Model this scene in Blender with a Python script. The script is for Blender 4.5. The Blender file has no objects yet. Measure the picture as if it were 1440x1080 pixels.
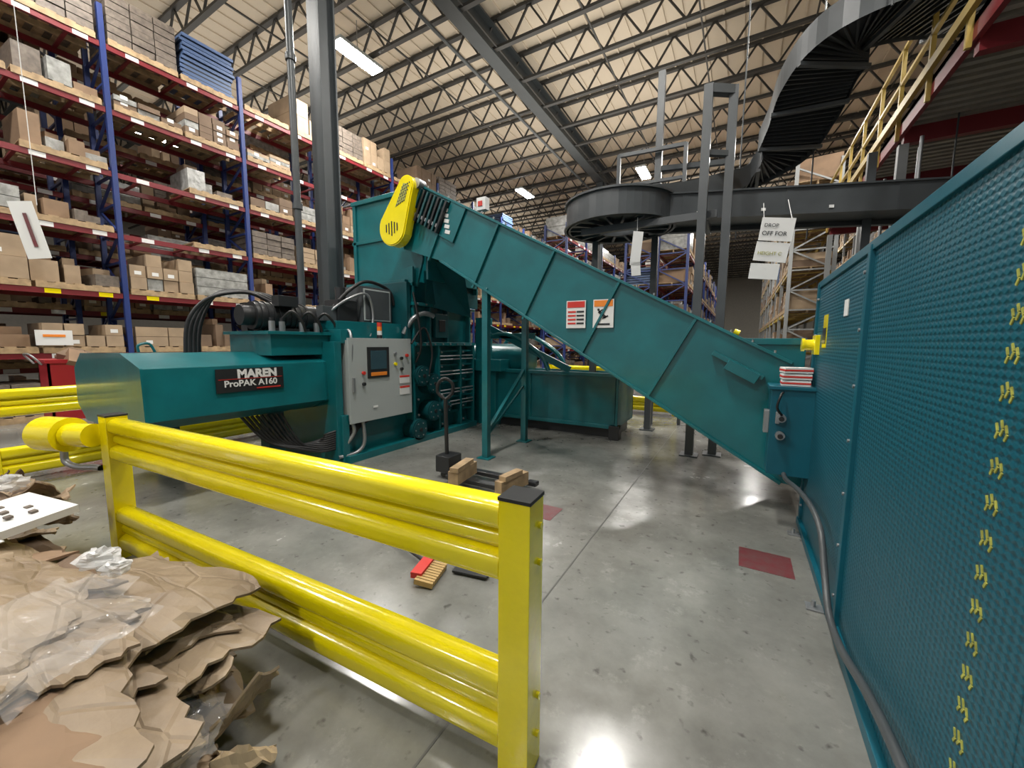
import bpy, math, random
from mathutils import Vector, Matrix, noise
random.seed(7)
sc=bpy.context.scene
try:
    sc.view_settings.view_transform='Standard'
    sc.view_settings.look='None'
except Exception: pass

# ------------------------------------------------------------ materials
def mat(name,col,rough=0.5,metal=0.0,var=0.0,vscale=6.0,bump=0.0,bscale=40.0,emis=None,estr=0.0,col2=None,coat=0.0,alpha=1.0):
    m=bpy.data.materials.new(name); m.use_nodes=True
    nt=m.node_tree; b=nt.nodes['Principled BSDF']
    b.inputs['Base Color'].default_value=(*col,1)
    b.inputs['Roughness'].default_value=rough
    b.inputs['Metallic'].default_value=metal
    b.inputs['Alpha'].default_value=alpha
    if coat: b.inputs['Coat Weight'].default_value=coat; b.inputs['Coat Roughness'].default_value=0.1
    tc=nt.nodes.new('ShaderNodeTexCoord')
    if var>0 or col2:
        n=nt.nodes.new('ShaderNodeTexNoise'); n.inputs['Scale'].default_value=vscale; n.inputs['Detail'].default_value=6
        r=nt.nodes.new('ShaderNodeValToRGB')
        c2=col2 if col2 else tuple(c*(1+var) for c in col)
        c1=tuple(c*(1-var) for c in col)
        r.color_ramp.elements[0].position=0.33; r.color_ramp.elements[1].position=0.68
        r.color_ramp.elements[0].color=(*c1,1); r.color_ramp.elements[1].color=(*c2,1)
        nt.links.new(tc.outputs['Object'],n.inputs['Vector']); nt.links.new(n.outputs['Fac'],r.inputs['Fac'])
        nt.links.new(r.outputs['Color'],b.inputs['Base Color'])
    if bump>0:
        n2=nt.nodes.new('ShaderNodeTexNoise'); n2.inputs['Scale'].default_value=bscale; n2.inputs['Detail'].default_value=4
        bp=nt.nodes.new('ShaderNodeBump'); bp.inputs['Strength'].default_value=bump; bp.inputs['Distance'].default_value=0.02
        nt.links.new(tc.outputs['Object'],n2.inputs['Vector']); nt.links.new(n2.outputs['Fac'],bp.inputs['Height'])
        nt.links.new(bp.outputs['Normal'],b.inputs['Normal'])
    if emis:
        b.inputs['Emission Color'].default_value=(*emis,1); b.inputs['Emission Strength'].default_value=estr
    return m
M={}
M['teal']=mat('teal_paint',(0.004,0.124,0.140),0.3,var=0.14,vscale=3,bump=0.07,bscale=9,coat=0.4)
M['tealdk']=mat('teal_paint_dark',(0.003,0.060,0.070),0.4,var=0.15,vscale=4)
M['tealenc']=mat('teal_enclosure_paint',(0.003,0.088,0.128),0.36,var=0.10,vscale=2,bump=0.05,bscale=8)
M['yellow']=mat('safety_yellow_paint',(0.86,0.715,0.002),0.22,var=0.04,vscale=5,bump=0.10,bscale=24,coat=0.6)
M['dullyellow']=mat('dull_yellow',(0.34,0.34,0.06),0.6,var=0.3,vscale=30)
M['black']=mat('black_rubber',(0.012,0.012,0.013),0.45)
M['blackm']=mat('black_motor_paint',(0.02,0.021,0.023),0.35)
M['dkgrey']=mat('dark_grey_steel',(0.058,0.065,0.070),0.38,var=0.12,vscale=3)
M['chute']=mat('chute_black_steel',(0.030,0.034,0.037),0.35,var=0.15,vscale=3)
M['colgrey']=mat('column_grey_paint',(0.042,0.050,0.055),0.5,var=0.08,vscale=2)
M['ltgrey']=mat('panel_grey_paint',(0.36,0.39,0.385),0.38)
M['steel']=mat('galvanised_steel',(0.34,0.35,0.36),0.38,metal=0.7)
M['white']=mat('white_label',(0.70,0.70,0.69),0.5)
M['red']=mat('red_print',(0.55,0.03,0.02),0.5)
M['cartred']=mat('cart_red_paint',(0.33,0.012,0.02),0.4)
M['orange']=mat('orange_print',(0.75,0.22,0.02),0.5)
M['blue']=mat('rack_blue_paint',(0.016,0.034,0.15),0.4)
M['maroon']=mat('rack_red_paint',(0.17,0.013,0.018),0.42)
M['cream']=mat('rack_yellow_beam',(0.40,0.28,0.06),0.5)
M['whitepost']=mat('rack_white_post',(0.28,0.29,0.29),0.5)
M['card1']=mat('cardboard_carton_a',(0.235,0.150,0.09),0.75,var=0.14,vscale=3)
M['card2']=mat('cardboard_carton_b',(0.33,0.24,0.155),0.75,var=0.14,vscale=3)
M['card3']=mat('cardboard_carton_c',(0.15,0.098,0.062),0.75,var=0.14,vscale=3)
M['wrap']=mat('stretch_wrapped_carton',(0.30,0.30,0.285),0.2,var=0.3,vscale=8,bump=.3,bscale=14)
M['bluebox']=mat('blue_tray',(0.06,0.10,0.20),0.45)
M['greybox']=mat('grey_brown_bundle',(0.13,0.105,0.085),0.6,var=0.3,vscale=12)
M['wood']=mat('pallet_wood',(0.36,0.25,0.14),0.75,var=0.25,vscale=9)
M['ceil']=mat('roof_deck_paint',(0.60,0.52,0.415),0.7)
M['joist']=mat('roof_joist_steel',(0.035,0.034,0.032),0.5)
M['wall']=mat('wall_paint',(0.42,0.39,0.34),0.8,var=0.05)
M['lamp']=mat('lamp_lens',(1,1,1),0.5,emis=(1,0.97,0.9),estr=70)
M['screen']=mat('screen_dark',(0.03,0.07,0.09),0.12)
M['joint']=mat('floor_joint_filler',(0.09,0.09,0.082),0.6)
M['redfloor']=mat('red_floor_paint',(0.23,0.035,0.045),0.45,var=0.35,vscale=14,col2=(0.13,0.06,0.06))
M['corr']=mat('deck_galv',(0.28,0.255,0.225),0.5,var=0.1)
M['bristle']=mat('broom_bristle',(0.45,0.30,0.12),0.8)
M['plastic']=mat('clear_wrap',(0.75,0.75,0.75),0.12,alpha=.55)
M['film']=mat('plastic_film',(0.8,0.8,0.8),0.06,alpha=.08,bump=.8,bscale=9)
M['tape']=mat('packing_tape',(0.42,0.32,0.20),0.12)

def concrete():
    m=bpy.data.materials.new('polished_concrete'); m.use_nodes=True
    nt=m.node_tree; b=nt.nodes['Principled BSDF']; L=nt.links
    tc=nt.nodes.new('ShaderNodeTexCoord')
    n=nt.nodes.new('ShaderNodeTexNoise'); n.inputs['Scale'].default_value=1.3; n.inputs['Detail'].default_value=12; n.inputs['Roughness'].default_value=0.68
    r=nt.nodes.new('ShaderNodeValToRGB')
    r.color_ramp.elements[0].position=0.30; r.color_ramp.elements[0].color=(0.130,0.130,0.118,1)
    r.color_ramp.elements[1].position=0.70; r.color_ramp.elements[1].color=(0.245,0.245,0.225,1)
    L.new(tc.outputs['Object'],n.inputs['Vector']); L.new(n.outputs['Fac'],r.inputs['Fac'])
    n2=nt.nodes.new('ShaderNodeTexNoise'); n2.inputs['Scale'].default_value=14; n2.inputs['Detail'].default_value=3
    r2=nt.nodes.new('ShaderNodeValToRGB')
    r2.color_ramp.elements[0].position=0.25; r2.color_ramp.elements[0].color=(0.30,0.29,0.28,1)
    r2.color_ramp.elements[1].position=0.37; r2.color_ramp.elements[1].color=(1,1,1,1)
    L.new(tc.outputs['Object'],n2.inputs['Vector']); L.new(n2.outputs['Fac'],r2.inputs['Fac'])
    mx=nt.nodes.new('ShaderNodeMix'); mx.data_type='RGBA'; mx.blend_type='MULTIPLY'; mx.inputs[0].default_value=0.75
    L.new(r.outputs['Color'],mx.inputs[6]); L.new(r2.outputs['Color'],mx.inputs[7])
    # light scuffs
    n4=nt.nodes.new('ShaderNodeTexNoise'); n4.inputs['Scale'].default_value=5; n4.inputs['Detail'].default_value=9; n4.inputs['Roughness'].default_value=.75
    r4=nt.nodes.new('ShaderNodeValToRGB')
    r4.color_ramp.elements[0].position=0.56; r4.color_ramp.elements[0].color=(0,0,0,1)
    r4.color_ramp.elements[1].position=0.70; r4.color_ramp.elements[1].color=(.07,.07,.065,1)
    L.new(tc.outputs['Object'],n4.inputs['Vector']); L.new(n4.outputs['Fac'],r4.inputs['Fac'])
    mx2=nt.nodes.new('ShaderNodeMix'); mx2.data_type='RGBA'; mx2.blend_type='ADD'; mx2.inputs[0].default_value=1
    L.new(mx.outputs[2],mx2.inputs[6]); L.new(r4.outputs['Color'],mx2.inputs[7]); L.new(mx2.outputs[2],b.inputs['Base Color'])
    mr=nt.nodes.new('ShaderNodeMapRange'); mr.inputs['From Min'].default_value=.3; mr.inputs['From Max'].default_value=.7; mr.inputs['To Min'].default_value=0.08; mr.inputs['To Max'].default_value=0.30
    L.new(n.outputs['Fac'],mr.inputs['Value']); L.new(mr.outputs['Result'],b.inputs['Roughness'])
    b.inputs['Specular IOR Level'].default_value=0.8
    return m
M['concrete']=concrete()

def meshpanel():
    m=bpy.data.materials.new('dimpled_teal_panel'); m.use_nodes=True
    nt=m.node_tree; b=nt.nodes['Principled BSDF']; L=nt.links
    tc=nt.nodes.new('ShaderNodeTexCoord'); s=nt.nodes.new('ShaderNodeSeparateXYZ'); L.new(tc.outputs['Object'],s.inputs[0])
    def mth(op,a,bv=None):
        x=nt.nodes.new('ShaderNodeMath'); x.operation=op
        for i,v in enumerate((a,bv)):
            if v is None: continue
            if isinstance(v,(int,float)): x.inputs[i].default_value=v
            else: L.new(v,x.inputs[i])
        return x.outputs[0]
    k=2*math.pi/0.046
    a=mth('SINE',mth('MULTIPLY',mth('ADD',mth('MULTIPLY',s.outputs['Y'],.7),s.outputs['Z']),k))
    c=mth('SINE',mth('MULTIPLY',mth('SUBTRACT',mth('MULTIPLY',s.outputs['Y'],.7),s.outputs['Z']),k))
    p=mth('MULTIPLY',a,c)
    mr=nt.nodes.new('ShaderNodeMapRange'); mr.inputs['From Min'].default_value=-0.2; mr.inputs['From Max'].default_value=0.8
    L.new(p,mr.inputs['Value'])
    r=nt.nodes.new('ShaderNodeValToRGB')
    r.color_ramp.elements[0].color=(0.003,0.086,0.126,1); r.color_ramp.elements[1].color=(0.002,0.050,0.074,1)
    L.new(mr.outputs['Result'],r.inputs['Fac']); L.new(r.outputs['Color'],b.inputs['Base Color'])
    bp=nt.nodes.new('ShaderNodeBump'); bp.inputs['Strength'].default_value=0.35; bp.inputs['Distance'].default_value=0.008; bp.invert=True
    L.new(mr.outputs['Result'],bp.inputs['Height']); L.new(bp.outputs['Normal'],b.inputs['Normal'])
    b.inputs['Roughness'].default_value=0.42
    return m
M['meshpanel']=meshpanel()

def cardmat():
    m=bpy.data.materials.new('crumpled_cardboard'); m.use_nodes=True
    nt=m.node_tree; b=nt.nodes['Principled BSDF']; L=nt.links
    tc=nt.nodes.new('ShaderNodeTexCoord')
    n=nt.nodes.new('ShaderNodeTexNoise'); n.inputs['Scale'].default_value=2.6; n.inputs['Detail'].default_value=9; n.inputs['Roughness'].default_value=.6
    r=nt.nodes.new('ShaderNodeValToRGB')
    r.color_ramp.elements[0].position=0.32; r.color_ramp.elements[0].color=(0.195,0.140,0.090,1)
    r.color_ramp.elements[1].position=0.68; r.color_ramp.elements[1].color=(0.335,0.255,0.170,1)
    L.new(tc.outputs['Object'],n.inputs['Vector']); L.new(n.outputs['Fac'],r.inputs['Fac']); L.new(r.outputs['Color'],b.inputs['Base Color'])
    # sharp fold lines : voronoi edges, slightly warped and stretched
    mp=nt.nodes.new('ShaderNodeMapping'); mp.inputs['Scale'].default_value=(2.2,4.5,1.5); mp.inputs['Rotation'].default_value=(0,0,.6)
    L.new(tc.outputs['Object'],mp.inputs[0])
    v=nt.nodes.new('ShaderNodeTexVoronoi'); v.feature='DISTANCE_TO_EDGE'; v.inputs['Scale'].default_value=1.5
    L.new(mp.outputs[0],v.inputs['Vector'])
    cr=nt.nodes.new('ShaderNodeValToRGB'); cr.color_ramp.elements[0].color=(0,0,0,1); cr.color_ramp.elements[1].position=0.05
    L.new(v.outputs['Distance'],cr.inputs['Fac'])
    n5=nt.nodes.new('ShaderNodeTexNoise'); n5.inputs['Scale'].default_value=12; n5.inputs['Detail'].default_value=5
    L.new(tc.outputs['Object'],n5.inputs['Vector'])
    ad=nt.nodes.new('ShaderNodeMath'); ad.operation='ADD'; L.new(cr.outputs['Color'],ad.inputs[0]); L.new(n5.outputs['Fac'],ad.inputs[1])
    bp=nt.nodes.new('ShaderNodeBump'); bp.inputs['Strength'].default_value=0.5; bp.inputs['Distance'].default_value=0.01
    L.new(ad.outputs[0],bp.inputs['Height']); L.new(bp.outputs['Normal'],b.inputs['Normal'])
    b.inputs['Roughness'].default_value=0.5
    return m
M['crumple']=cardmat()

# ------------------------------------------------------------ mesh builder
class MB:
    def __init__(s): s.v=[]; s.f=[]; s.m=[]; s.s=[]; s.names=[]
    def mi(s,n):
        if n not in s.names: s.names.append(n)
        return s.names.index(n)
    def add(s,vs,fs,m,smooth=False):
        o=len(s.v); s.v.extend([tuple(x) for x in vs]); k=s.mi(m)
        for f in fs: s.f.append([o+i for i in f]); s.m.append(k); s.s.append(smooth)
    def box(s,x0,x1,y0,y1,z0,z1,m):
        s.add([(x0,y0,z0),(x1,y0,z0),(x1,y1,z0),(x0,y1,z0),(x0,y0,z1),(x1,y0,z1),(x1,y1,z1),(x0,y1,z1)],
              [(0,3,2,1),(4,5,6,7),(0,1,5,4),(1,2,6,5),(2,3,7,6),(3,0,4,7)],m)
    def rbox(s,c,size,rot,m):
        R=Matrix.Rotation(rot[2],3,'Z')@Matrix.Rotation(rot[1],3,'Y')@Matrix.Rotation(rot[0],3,'X')
        hx,hy,hz=[a/2 for a in size]; c=Vector(c)
        vs=[c+R@Vector(p) for p in [(-hx,-hy,-hz),(hx,-hy,-hz),(hx,hy,-hz),(-hx,hy,-hz),(-hx,-hy,hz),(hx,-hy,hz),(hx,hy,hz),(-hx,hy,hz)]]
        s.add(vs,[(0,3,2,1),(4,5,6,7),(0,1,5,4),(1,2,6,5),(2,3,7,6),(3,0,4,7)],m)
    def beam(s,p0,p1,w,h,m,up=(0,0,1)):
        p0=Vector(p0);p1=Vector(p1);d=(p1-p0).normalized();u=Vector(up)
        if abs(d.dot(u))>0.98: u=Vector((1,0,0))
        a=d.cross(u).normalized();b=a.cross(d).normalized()
        vs=[]
        for p in (p0,p1):
            for i,j in ((-1,-1),(1,-1),(1,1),(-1,1)): vs.append(p+a*i*w/2+b*j*h/2)
        s.add(vs,[(0,3,2,1),(4,5,6,7),(0,1,5,4),(1,2,6,5),(2,3,7,6),(3,0,4,7)],m)
    def cyl(s,p0,p1,r,m,n=20,r2=None):
        p0=Vector(p0);p1=Vector(p1);d=(p1-p0).normalized();u=Vector((0,0,1))
        if abs(d.dot(u))>0.95:u=Vector((1,0,0))
        a=d.cross(u).normalized();b=a.cross(d)
        r2=r if r2 is None else r2; vs=[]
        for p,q in((p0,r),(p1,r2)):
            for i in range(n):
                t=2*math.pi*i/n; vs.append(p+a*math.cos(t)*q+b*math.sin(t)*q)
        s.add(vs,[(i,(i+1)%n,n+(i+1)%n,n+i) for i in range(n)],m,True)
        s.add(vs[:n],[tuple(range(n))],m); s.add(vs[n:],[tuple(range(n))],m)
    def tube(s,pts,r,m,n=8,sub=6):
        P=[Vector(p) for p in pts]; Q=[]
        if len(P)>2:
            for i in range(len(P)-1):
                a=P[max(i-1,0)];b=P[i];c=P[i+1];d=P[min(i+2,len(P)-1)]
                for k in range(sub):
                    t=k/sub; Q.append(0.5*((2*b)+(c-a)*t+(2*a-5*b+4*c-d)*t*t+(3*b-a-3*c+d)*t**3))
            Q.append(P[-1])
        else: Q=P
        vs=[];pu=None
        for i,p in enumerate(Q):
            d=(Q[min(i+1,len(Q)-1)]-Q[max(i-1,0)]).normalized()
            if pu is None:
                u=Vector((0,0,1)) if abs(d.z)<0.9 else Vector((1,0,0))
            else: u=pu
            a=d.cross(u).normalized(); b=a.cross(d).normalized(); pu=b
            for k in range(n):
                t=2*math.pi*k/n; vs.append(p+a*math.cos(t)*r+b*math.sin(t)*r)
        fs=[]
        for i in range(len(Q)-1):
            for k in range(n): fs.append((i*n+k,i*n+(k+1)%n,(i+1)*n+(k+1)%n,(i+1)*n+k))
        s.add(vs,fs,m,True)
    def prism(s,pts,axis,a0,a1,m,smooth=False):
        def mk(p,a):
            return {0:(a,p[0],p[1]),1:(p[0],a,p[1]),2:(p[0],p[1],a)}[axis]
        n=len(pts); vs=[mk(p,a0) for p in pts]+[mk(p,a1) for p in pts]
        s.add(vs,[(i,(i+1)%n,n+(i+1)%n,n+i) for i in range(n)],m,smooth)
        s.add(vs[:n],[tuple(range(n))],m); s.add(vs[n:],[tuple(range(n))],m)
    def quad(s,pts,m): s.add(pts,[tuple(range(len(pts)))],m)
    def make(s,name,bevel=0.0,parent=None,recalc=True):
        me=bpy.data.meshes.new(name); me.from_pydata(s.v,[],s.f)
        for n in s.names: me.materials.append(M[n])
        me.polygons.foreach_set('material_index',s.m); me.polygons.foreach_set('use_smooth',s.s)
        me.update()
        if recalc:
            import bmesh
            bm=bmesh.new(); bm.from_mesh(me); bmesh.ops.recalc_face_normals(bm,faces=bm.faces); bm.to_mesh(me); bm.free()
        ob=bpy.data.objects.new(name,me); sc.collection.objects.link(ob)
        if bevel:
            b=ob.modifiers.new('bevel','BEVEL'); b.width=bevel; b.segments=2; b.limit_method='ANGLE'; b.angle_limit=math.radians(50)
        if parent: ob.parent=parent
        return ob
def text(body,loc,rotm,size,matname,name,parent,ext=0.002,bold=0.0,align='LEFT'):
    cu=bpy.data.curves.new(name,'FONT'); cu.body=body; cu.size=size; cu.extrude=ext; cu.offset=bold; cu.align_x=align
    cu.materials.append(M[matname])
    ob=bpy.data.objects.new(name,cu); sc.collection.objects.link(ob)
    ob.matrix_world=Matrix.Translation(loc)@rotm.to_4x4()
    if parent: ob.parent=parent
    return ob
FX=Matrix(((0,0,1),(1,0,0),(0,1,0)))   # text facing +X, reading toward +Y
FY=Matrix(((1,0,0),(0,0,-1),(0,1,0)))  # text facing -Y, reading toward +X

# ------------------------------------------------------------ shell
b=MB(); b.box(-42,22,-14,62,-0.2,0,'concrete'); b.make('floor')
b=MB(); b.box(-42,22,-14,62,11.0,11.2,'ceil')
x=-42
while x<22:
    b.box(x,x+0.05,-14,62,10.96,11.0,'ceil'); x+=0.5
b.make('ceiling')
b=MB(); b.box(-42,22,61.8,62,0,11,'wall'); b.make('wall_far')
b=MB(); b.box(-42.2,-42,-14,62,0,11,'wall'); b.make('wall_left')
b=MB(); b.box(22,22.2,-14,62,0,11,'wall'); b.make('wall_right')
b=MB()
b.box(-0.993,-0.982,-3,40,0,0.0015,'joint')
b.make('floor_control_joint')
b=MB(); b.box(0.08,0.42,3.2,3.52,0,0.002,'redfloor'); b.make('floor_marking')
b=MB(); b.box(-1.72,-1.42,3.15,3.45,0,0.002,'redfloor'); b.make('floor_marking')

# joists
b=MB(); y=-4
while y<60:
    zt,zb=10.93,10.13
    b.beam((-41,y,zt),(21,y,zt),0.14,0.08,'joist'); b.beam((-41,y,zb),(21,y,zb),0.13,0.08,'joist')
    x=-32 if y<25 else -22; n=0; x1=14
    stp=0.55
    while x<x1:
        z0,z1=(zt,zb) if n%2==0 else (zb,zt)
        b.beam((x,y,z0),(x+stp,y,z1),0.05,0.05,'joist'); x+=stp; n+=1
    y+=1.6
for x in [-30+2.6*i for i in range(17)]:
    b.beam((x,-4,10.13),(x,60,10.13),0.04,0.04,'joist')
b.make('roof_joists',recalc=False)
b=MB()
for gx in (-6.9,-22.9,9.1):
    b.box(gx-0.2,gx+0.2,-6,61,10.02,10.08,'colgrey'); b.box(gx-0.2,gx+0.2,-6,61,10.74,10.8,'colgrey'); b.box(gx-0.03,gx+0.03,-6,61,10.08,10.74,'colgrey')
b.make('roof_girder')
def column(x,y,w=.165):
    b=MB()
    b.box(x-w,x+w,y-w,y-w+0.03,0,10.02,'colgrey'); b.box(x-w,x+w,y+w-0.03,y+w,0,10.02,'colgrey')
    b.box(x+w-0.11,x+w-.08,y-w+0.03,y+w-0.03,0,10.02,'colgrey')
    b.box(x-w-0.08,x+w+0.08,y-w-0.08,y+w+0.08,0,0.03,'colgrey'); b.make('steel_column')
for (x,y) in [(-6.9,4.9),(-6.9,21),(-6.9,36),(-22.9,21),(9.1,21)]: column(x,y)
b=MB(); b.cyl((-7.1,4.42,0),(-7.1,4.42,9.8),0.06,'dkgrey')
for z in (1.5,4,6.5,9): b.cyl((-7.1,4.42,z),(-7.1,4.42,z+0.1),0.085,'dkgrey')
b.tube([(-7.1,4.42,9.8),(-7.3,5,9.85),(-7.5,6,9.85),(-7.5,30,9.85)],0.05,'dkgrey'); b.make('sprinkler_riser_pipe')

# lamps and added ceiling fill
def lamp(x,y,P=520,z=9.9,w=.24,l=.75):
    b=MB()
    b.box(x-w,x+w,y-l,y+l,z,z+0.09,'ltgrey'); b.box(x-w+.03,x+w-.03,y-l+.03,y+l-.03,z-0.03,z,'lamp')
    b.cyl((x,y,z+.09),(x,y,10.9),0.012,'steel',6); b.make('high_bay_lamp')
    L=bpy.data.lights.new('bay_light','AREA'); L.shape='RECTANGLE'; L.size=w*2; L.size_y=l*2; L.energy=P; L.color=(1,0.97,0.92)
    o=bpy.data.objects.new('high_bay_light',L); sc.collection.objects.link(o); o.location=(x,y,z-0.05)
K=.92
for (x,y,P) in [(-10.2,8.4,600),(-21.2,7.4,500),(-4.6,20.5,700),(-10.9,20,500),(0.8,20,450),(-2.2,1.2,470),(-2.5,-7,400),(2.8,4.5,200),(-9.5,-3,480),(-2.5,8.9,300),(-10.8,32,500),(-4.6,34,500),(2.8,12,350),(1.5,34,400),(-17,20,400),(-10.4,2.5,200),(2.5,46,400)]:  # includes lamps added beyond the visible ones to light the hall
    lamp(x,y,P*K)
for (x,y) in [(-6,2),(-16,8),(-6,14),(-4,30),(-18,26)]:  # broad area lights added to brighten the ceiling, not real fixtures
    L=bpy.data.lights.new('added_fill','AREA'); L.shape='RECTANGLE'; L.size=9;L.size_y=9; L.energy=340 if x>-10 else 240; L.color=(1,0.94,0.84)
    o=bpy.data.objects.new('added_ceiling_fill',L); sc.collection.objects.link(o); o.location=(x,y,8.9); o.rotation_euler=(math.pi,0,0)

# ------------------------------------------------------------ racks
def pallet(b,x0,x1,y0,y1,z):
    for i in range(5):
        yy=y0+(y1-y0)*i/4.6; b.box(x0,x1,yy,yy+(y1-y0)*0.12,z+0.11,z+0.13,'wood')
    for i in range(3):
        xx=x0+(x1-x0-0.05)*i/2; b.box(xx,xx+0.05,y0,y1,z,z+0.11,'wood')
def load(b,x0,x1,y0,y1,z,hmax,kind=None):
    pallet(b,x0,x1,y0,y1,z); z+=0.13
    r=random.random(); h=hmax*random.uniform(0.22,0.88)
    if kind is None:
        kind='none' if r<.10 else 'wrap' if r<.2 else 'trays' if r<.24 else 'loose' if r<.60 else 'dark' if r<.67 else 'stack'
    if kind=='none': return
    if kind=='wrap':
        n=random.choice((2,3))
        for i in range(n): b.box(x0+.02,x1-.02,y0+.01,y1-.01,z+i*h/n,z+(i+1)*h/n-.012,'wrap')
        return
    if kind=='dark':
        h=max(h,.7*hmax); n=int(h/0.16)
        for i in range(n):
            for k in range(3):
                w=(y1-y0)/3; o=random.uniform(-.015,.015); b.box(x0+o,x1-.02+o,y0+k*w+.01,y0+(k+1)*w-.01,z+i*.16,z+i*.16+.145,'greybox')
        return
    if kind=='trays':
        h=max(h,.75*hmax); n=int(h/0.10)
        for i in range(n):
            o=random.uniform(-.04,.04); b.box(x0+.03,x1-.03+o,y0+.05+o,y1-.05+o,z+i*.10,z+i*.10+.07,'bluebox')
            b.box(x0+.05,x1-.06,y0+.09,y1-.09,z+i*.10+.07,z+i*.10+.10,'blackm')
        return
    if kind=='loose':
        yy=y0
        while yy<y1-.2:
            w=random.uniform(.16,.42); hh=random.uniform(.15,.85)*hmax*.75; d=random.uniform(0,.35)
            rr=random.uniform(-.12,.12)
            b.rbox(((x0+x1)/2,min(yy+w/2,y1-.1),z+hh/2),(x1-x0-d,w*.93,hh),(0,0,rr),random.choice(('card1','card2','card3','card1','wrap','greybox')))
            if random.random()<.4: b.rbox(((x0+x1)/2,min(yy+w/2,y1-.1),z+hh+.08),(.5,w*.7,.15),(0,0,rr*2),random.choice(('card1','card2','card3','white')))
            yy+=w+random.uniform(0,.08)
        return
    rows=random.choice((2,3,4)); cols=random.choice((2,3,4)); c=random.choice(('card1','card1','card2','card3','card2'))
    hh=h/rows
    for r in range(rows):
        for k in range(cols):
            if r==rows-1 and random.random()<0.25: continue
            g=0.012; w=(y1-y0)/cols; j=random.uniform(0,0.05)
            cc=c if random.random()<0.8 else random.choice(('card1','card2','card3','wrap'))
            b.box(x0+j,x1-j,y0+k*w+g,y0+(k+1)*w-g,z+r*hh+.004,z+(r+1)*hh-.004,cc)
            if random.random()<0.35:
                yy=y0+(k+.3)*w; b.box(x1-j,x1-j+.003,yy,yy+.12,z+r*hh+.06,z+r*hh+.14,'white'); b.box(x0+j-.003,x0+j,yy,yy+.12,z+r*hh+.06,z+r*hh+.14,'white')
def rack(x0,x1,y0,n,bay,levels,top,post='blue',beam='maroon',lab=True,skipload=0.16,front=1,special={}):
    b=MB(); l=MB()
    for i in range(n+1):
        y=y0+i*bay
        for x in (x0,x1):
            b.box(x-.05,x+.05,y-.045,y+.045,0,top,post); b.box(x-.09,x+.09,y-.08,y+.08,0,.012,post)
        z=0.25;k=0
        while z<top-0.7:
            b.beam((x0,y,z),(x1,y,z),.045,.045,post)
            b.beam((x0,y,z) if k%2 else (x1,y,z),(x1,y,z+.62) if k%2 else (x0,y,z+.62),.045,.045,post); z+=.62;k+=1
    for i in range(n):
        ya=y0+i*bay+.05; yb=ya+bay-.1
        for li,z in enumerate(levels):
            for x in (x0,x1): b.box(x-.03,x+.03,ya,yb,z-.11,z,beam)
            for q in range(3): yy=ya+(yb-ya)*(q+.5)/3; b.box(x0,x1,yy-.03,yy+.03,z-.04,z-.005,beam)
            if lab:
                xf=x1+.031 if front>0 else x0-.034
                for fy in (.12,.55,.85):
                    yy=ya+(yb-ya)*fy; b.box(xf,xf+.003,yy,yy+.22,z-.10,z-.01,'yellow' if (li==1 and random.random()<.6) else 'white')
            hm=(levels[li+1]-z-.35) if li+1<len(levels) else 1.2
            w=(yb-ya-.15)/2
            for k in range(2):
                kd=special.get((i,li,k))
                if kd is None and random.random()<skipload: continue
                yy=ya+.04+k*(w+.06); load(l,x0-.05,x1+.05,yy,yy+w,z,hm,kd)
        w=(yb-ya-.15)/2
        for k in range(2):
            yy=ya+.04+k*(w+.06); load(l,x0-.05,x1+.05,yy,yy+w,0,levels[0]-.35)
    rk=b.make('pallet_rack',recalc=False); l.make('palletized_cartons',recalc=False,parent=rk)
LV=[1.35,2.65,3.95,5.25,6.55,7.85]
rack(-13.1,-12.0,-1.95,15,2.65,LV,8.6,special={(2,5,0):'dark',(2,5,1):'trays',(1,5,1):'dark',(1,5,0):'none',(2,1,0):'stack',(2,1,1):'wrap',(3,5,0):'none',(3,5,1):'stack',(4,5,0):'dark',(1,3,1):'loose',(1,4,1):'loose',(1,2,1):'loose'})
rack(-14.5,-13.4,-2.4,12,2.65,[z-.35 for z in LV],8.6)
rack(-19.5,-18.4,-0.5,10,2.65,LV,8.6)
rack(-8.4,-7.3,17.5,8,2.65,LV[:5],7.2)
rack(-4.4,-3.3,17,8,2.65,LV[:4],6.2)
rack(-3.1,-2.0,17,8,2.65,LV[:4],6.2)
rack(1.2,2.3,15.5,8,2.65,LV[:5],7.2,post='whitepost',beam='cream',front=-1)
rack(5.2,6.3,3.0,12,2.65,LV,8.6,post='whitepost',beam='cream',front=-1)

# red cart by the racks
b=MB()
b.box(-10.7,-10.1,1.75,2.55,.22,.27,'cartred')
for (x0,x1,y0,y1) in [(-10.7,-10.67,1.75,2.55),(-10.13,-10.1,1.75,2.55),(-10.7,-10.1,1.75,1.78),(-10.7,-10.1,2.52,2.55)]: b.box(x0,x1,y0,y1,.27,1.25,'cartred')
b.box(-10.73,-10.07,1.72,2.58,1.22,1.28,'cartred')
for x in (-10.6,-10.2):
    for y in (1.85,2.45): b.cyl((x-.02,y,.1),(x+.02,y,.1),.1,'black',16); b.box(x-.03,x+.03,y-.02,y+.02,.1,.22,'steel')
b.tube([(-10.65,1.7,1.2),(-10.65,1.6,1.35),(-10.4,1.58,1.38),(-10.15,1.6,1.35),(-10.15,1.7,1.2)],.015,'steel')
for i in range(5): b.rbox((-10.6+i*.1,2.1+(i%2)*.15,1.22+.05*(i%3)),(.22,.3,.2),(.2*i,.3,.4*i),random.choice(('card1','card2','card3')))
b.make('red_cardboard_cart')

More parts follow.
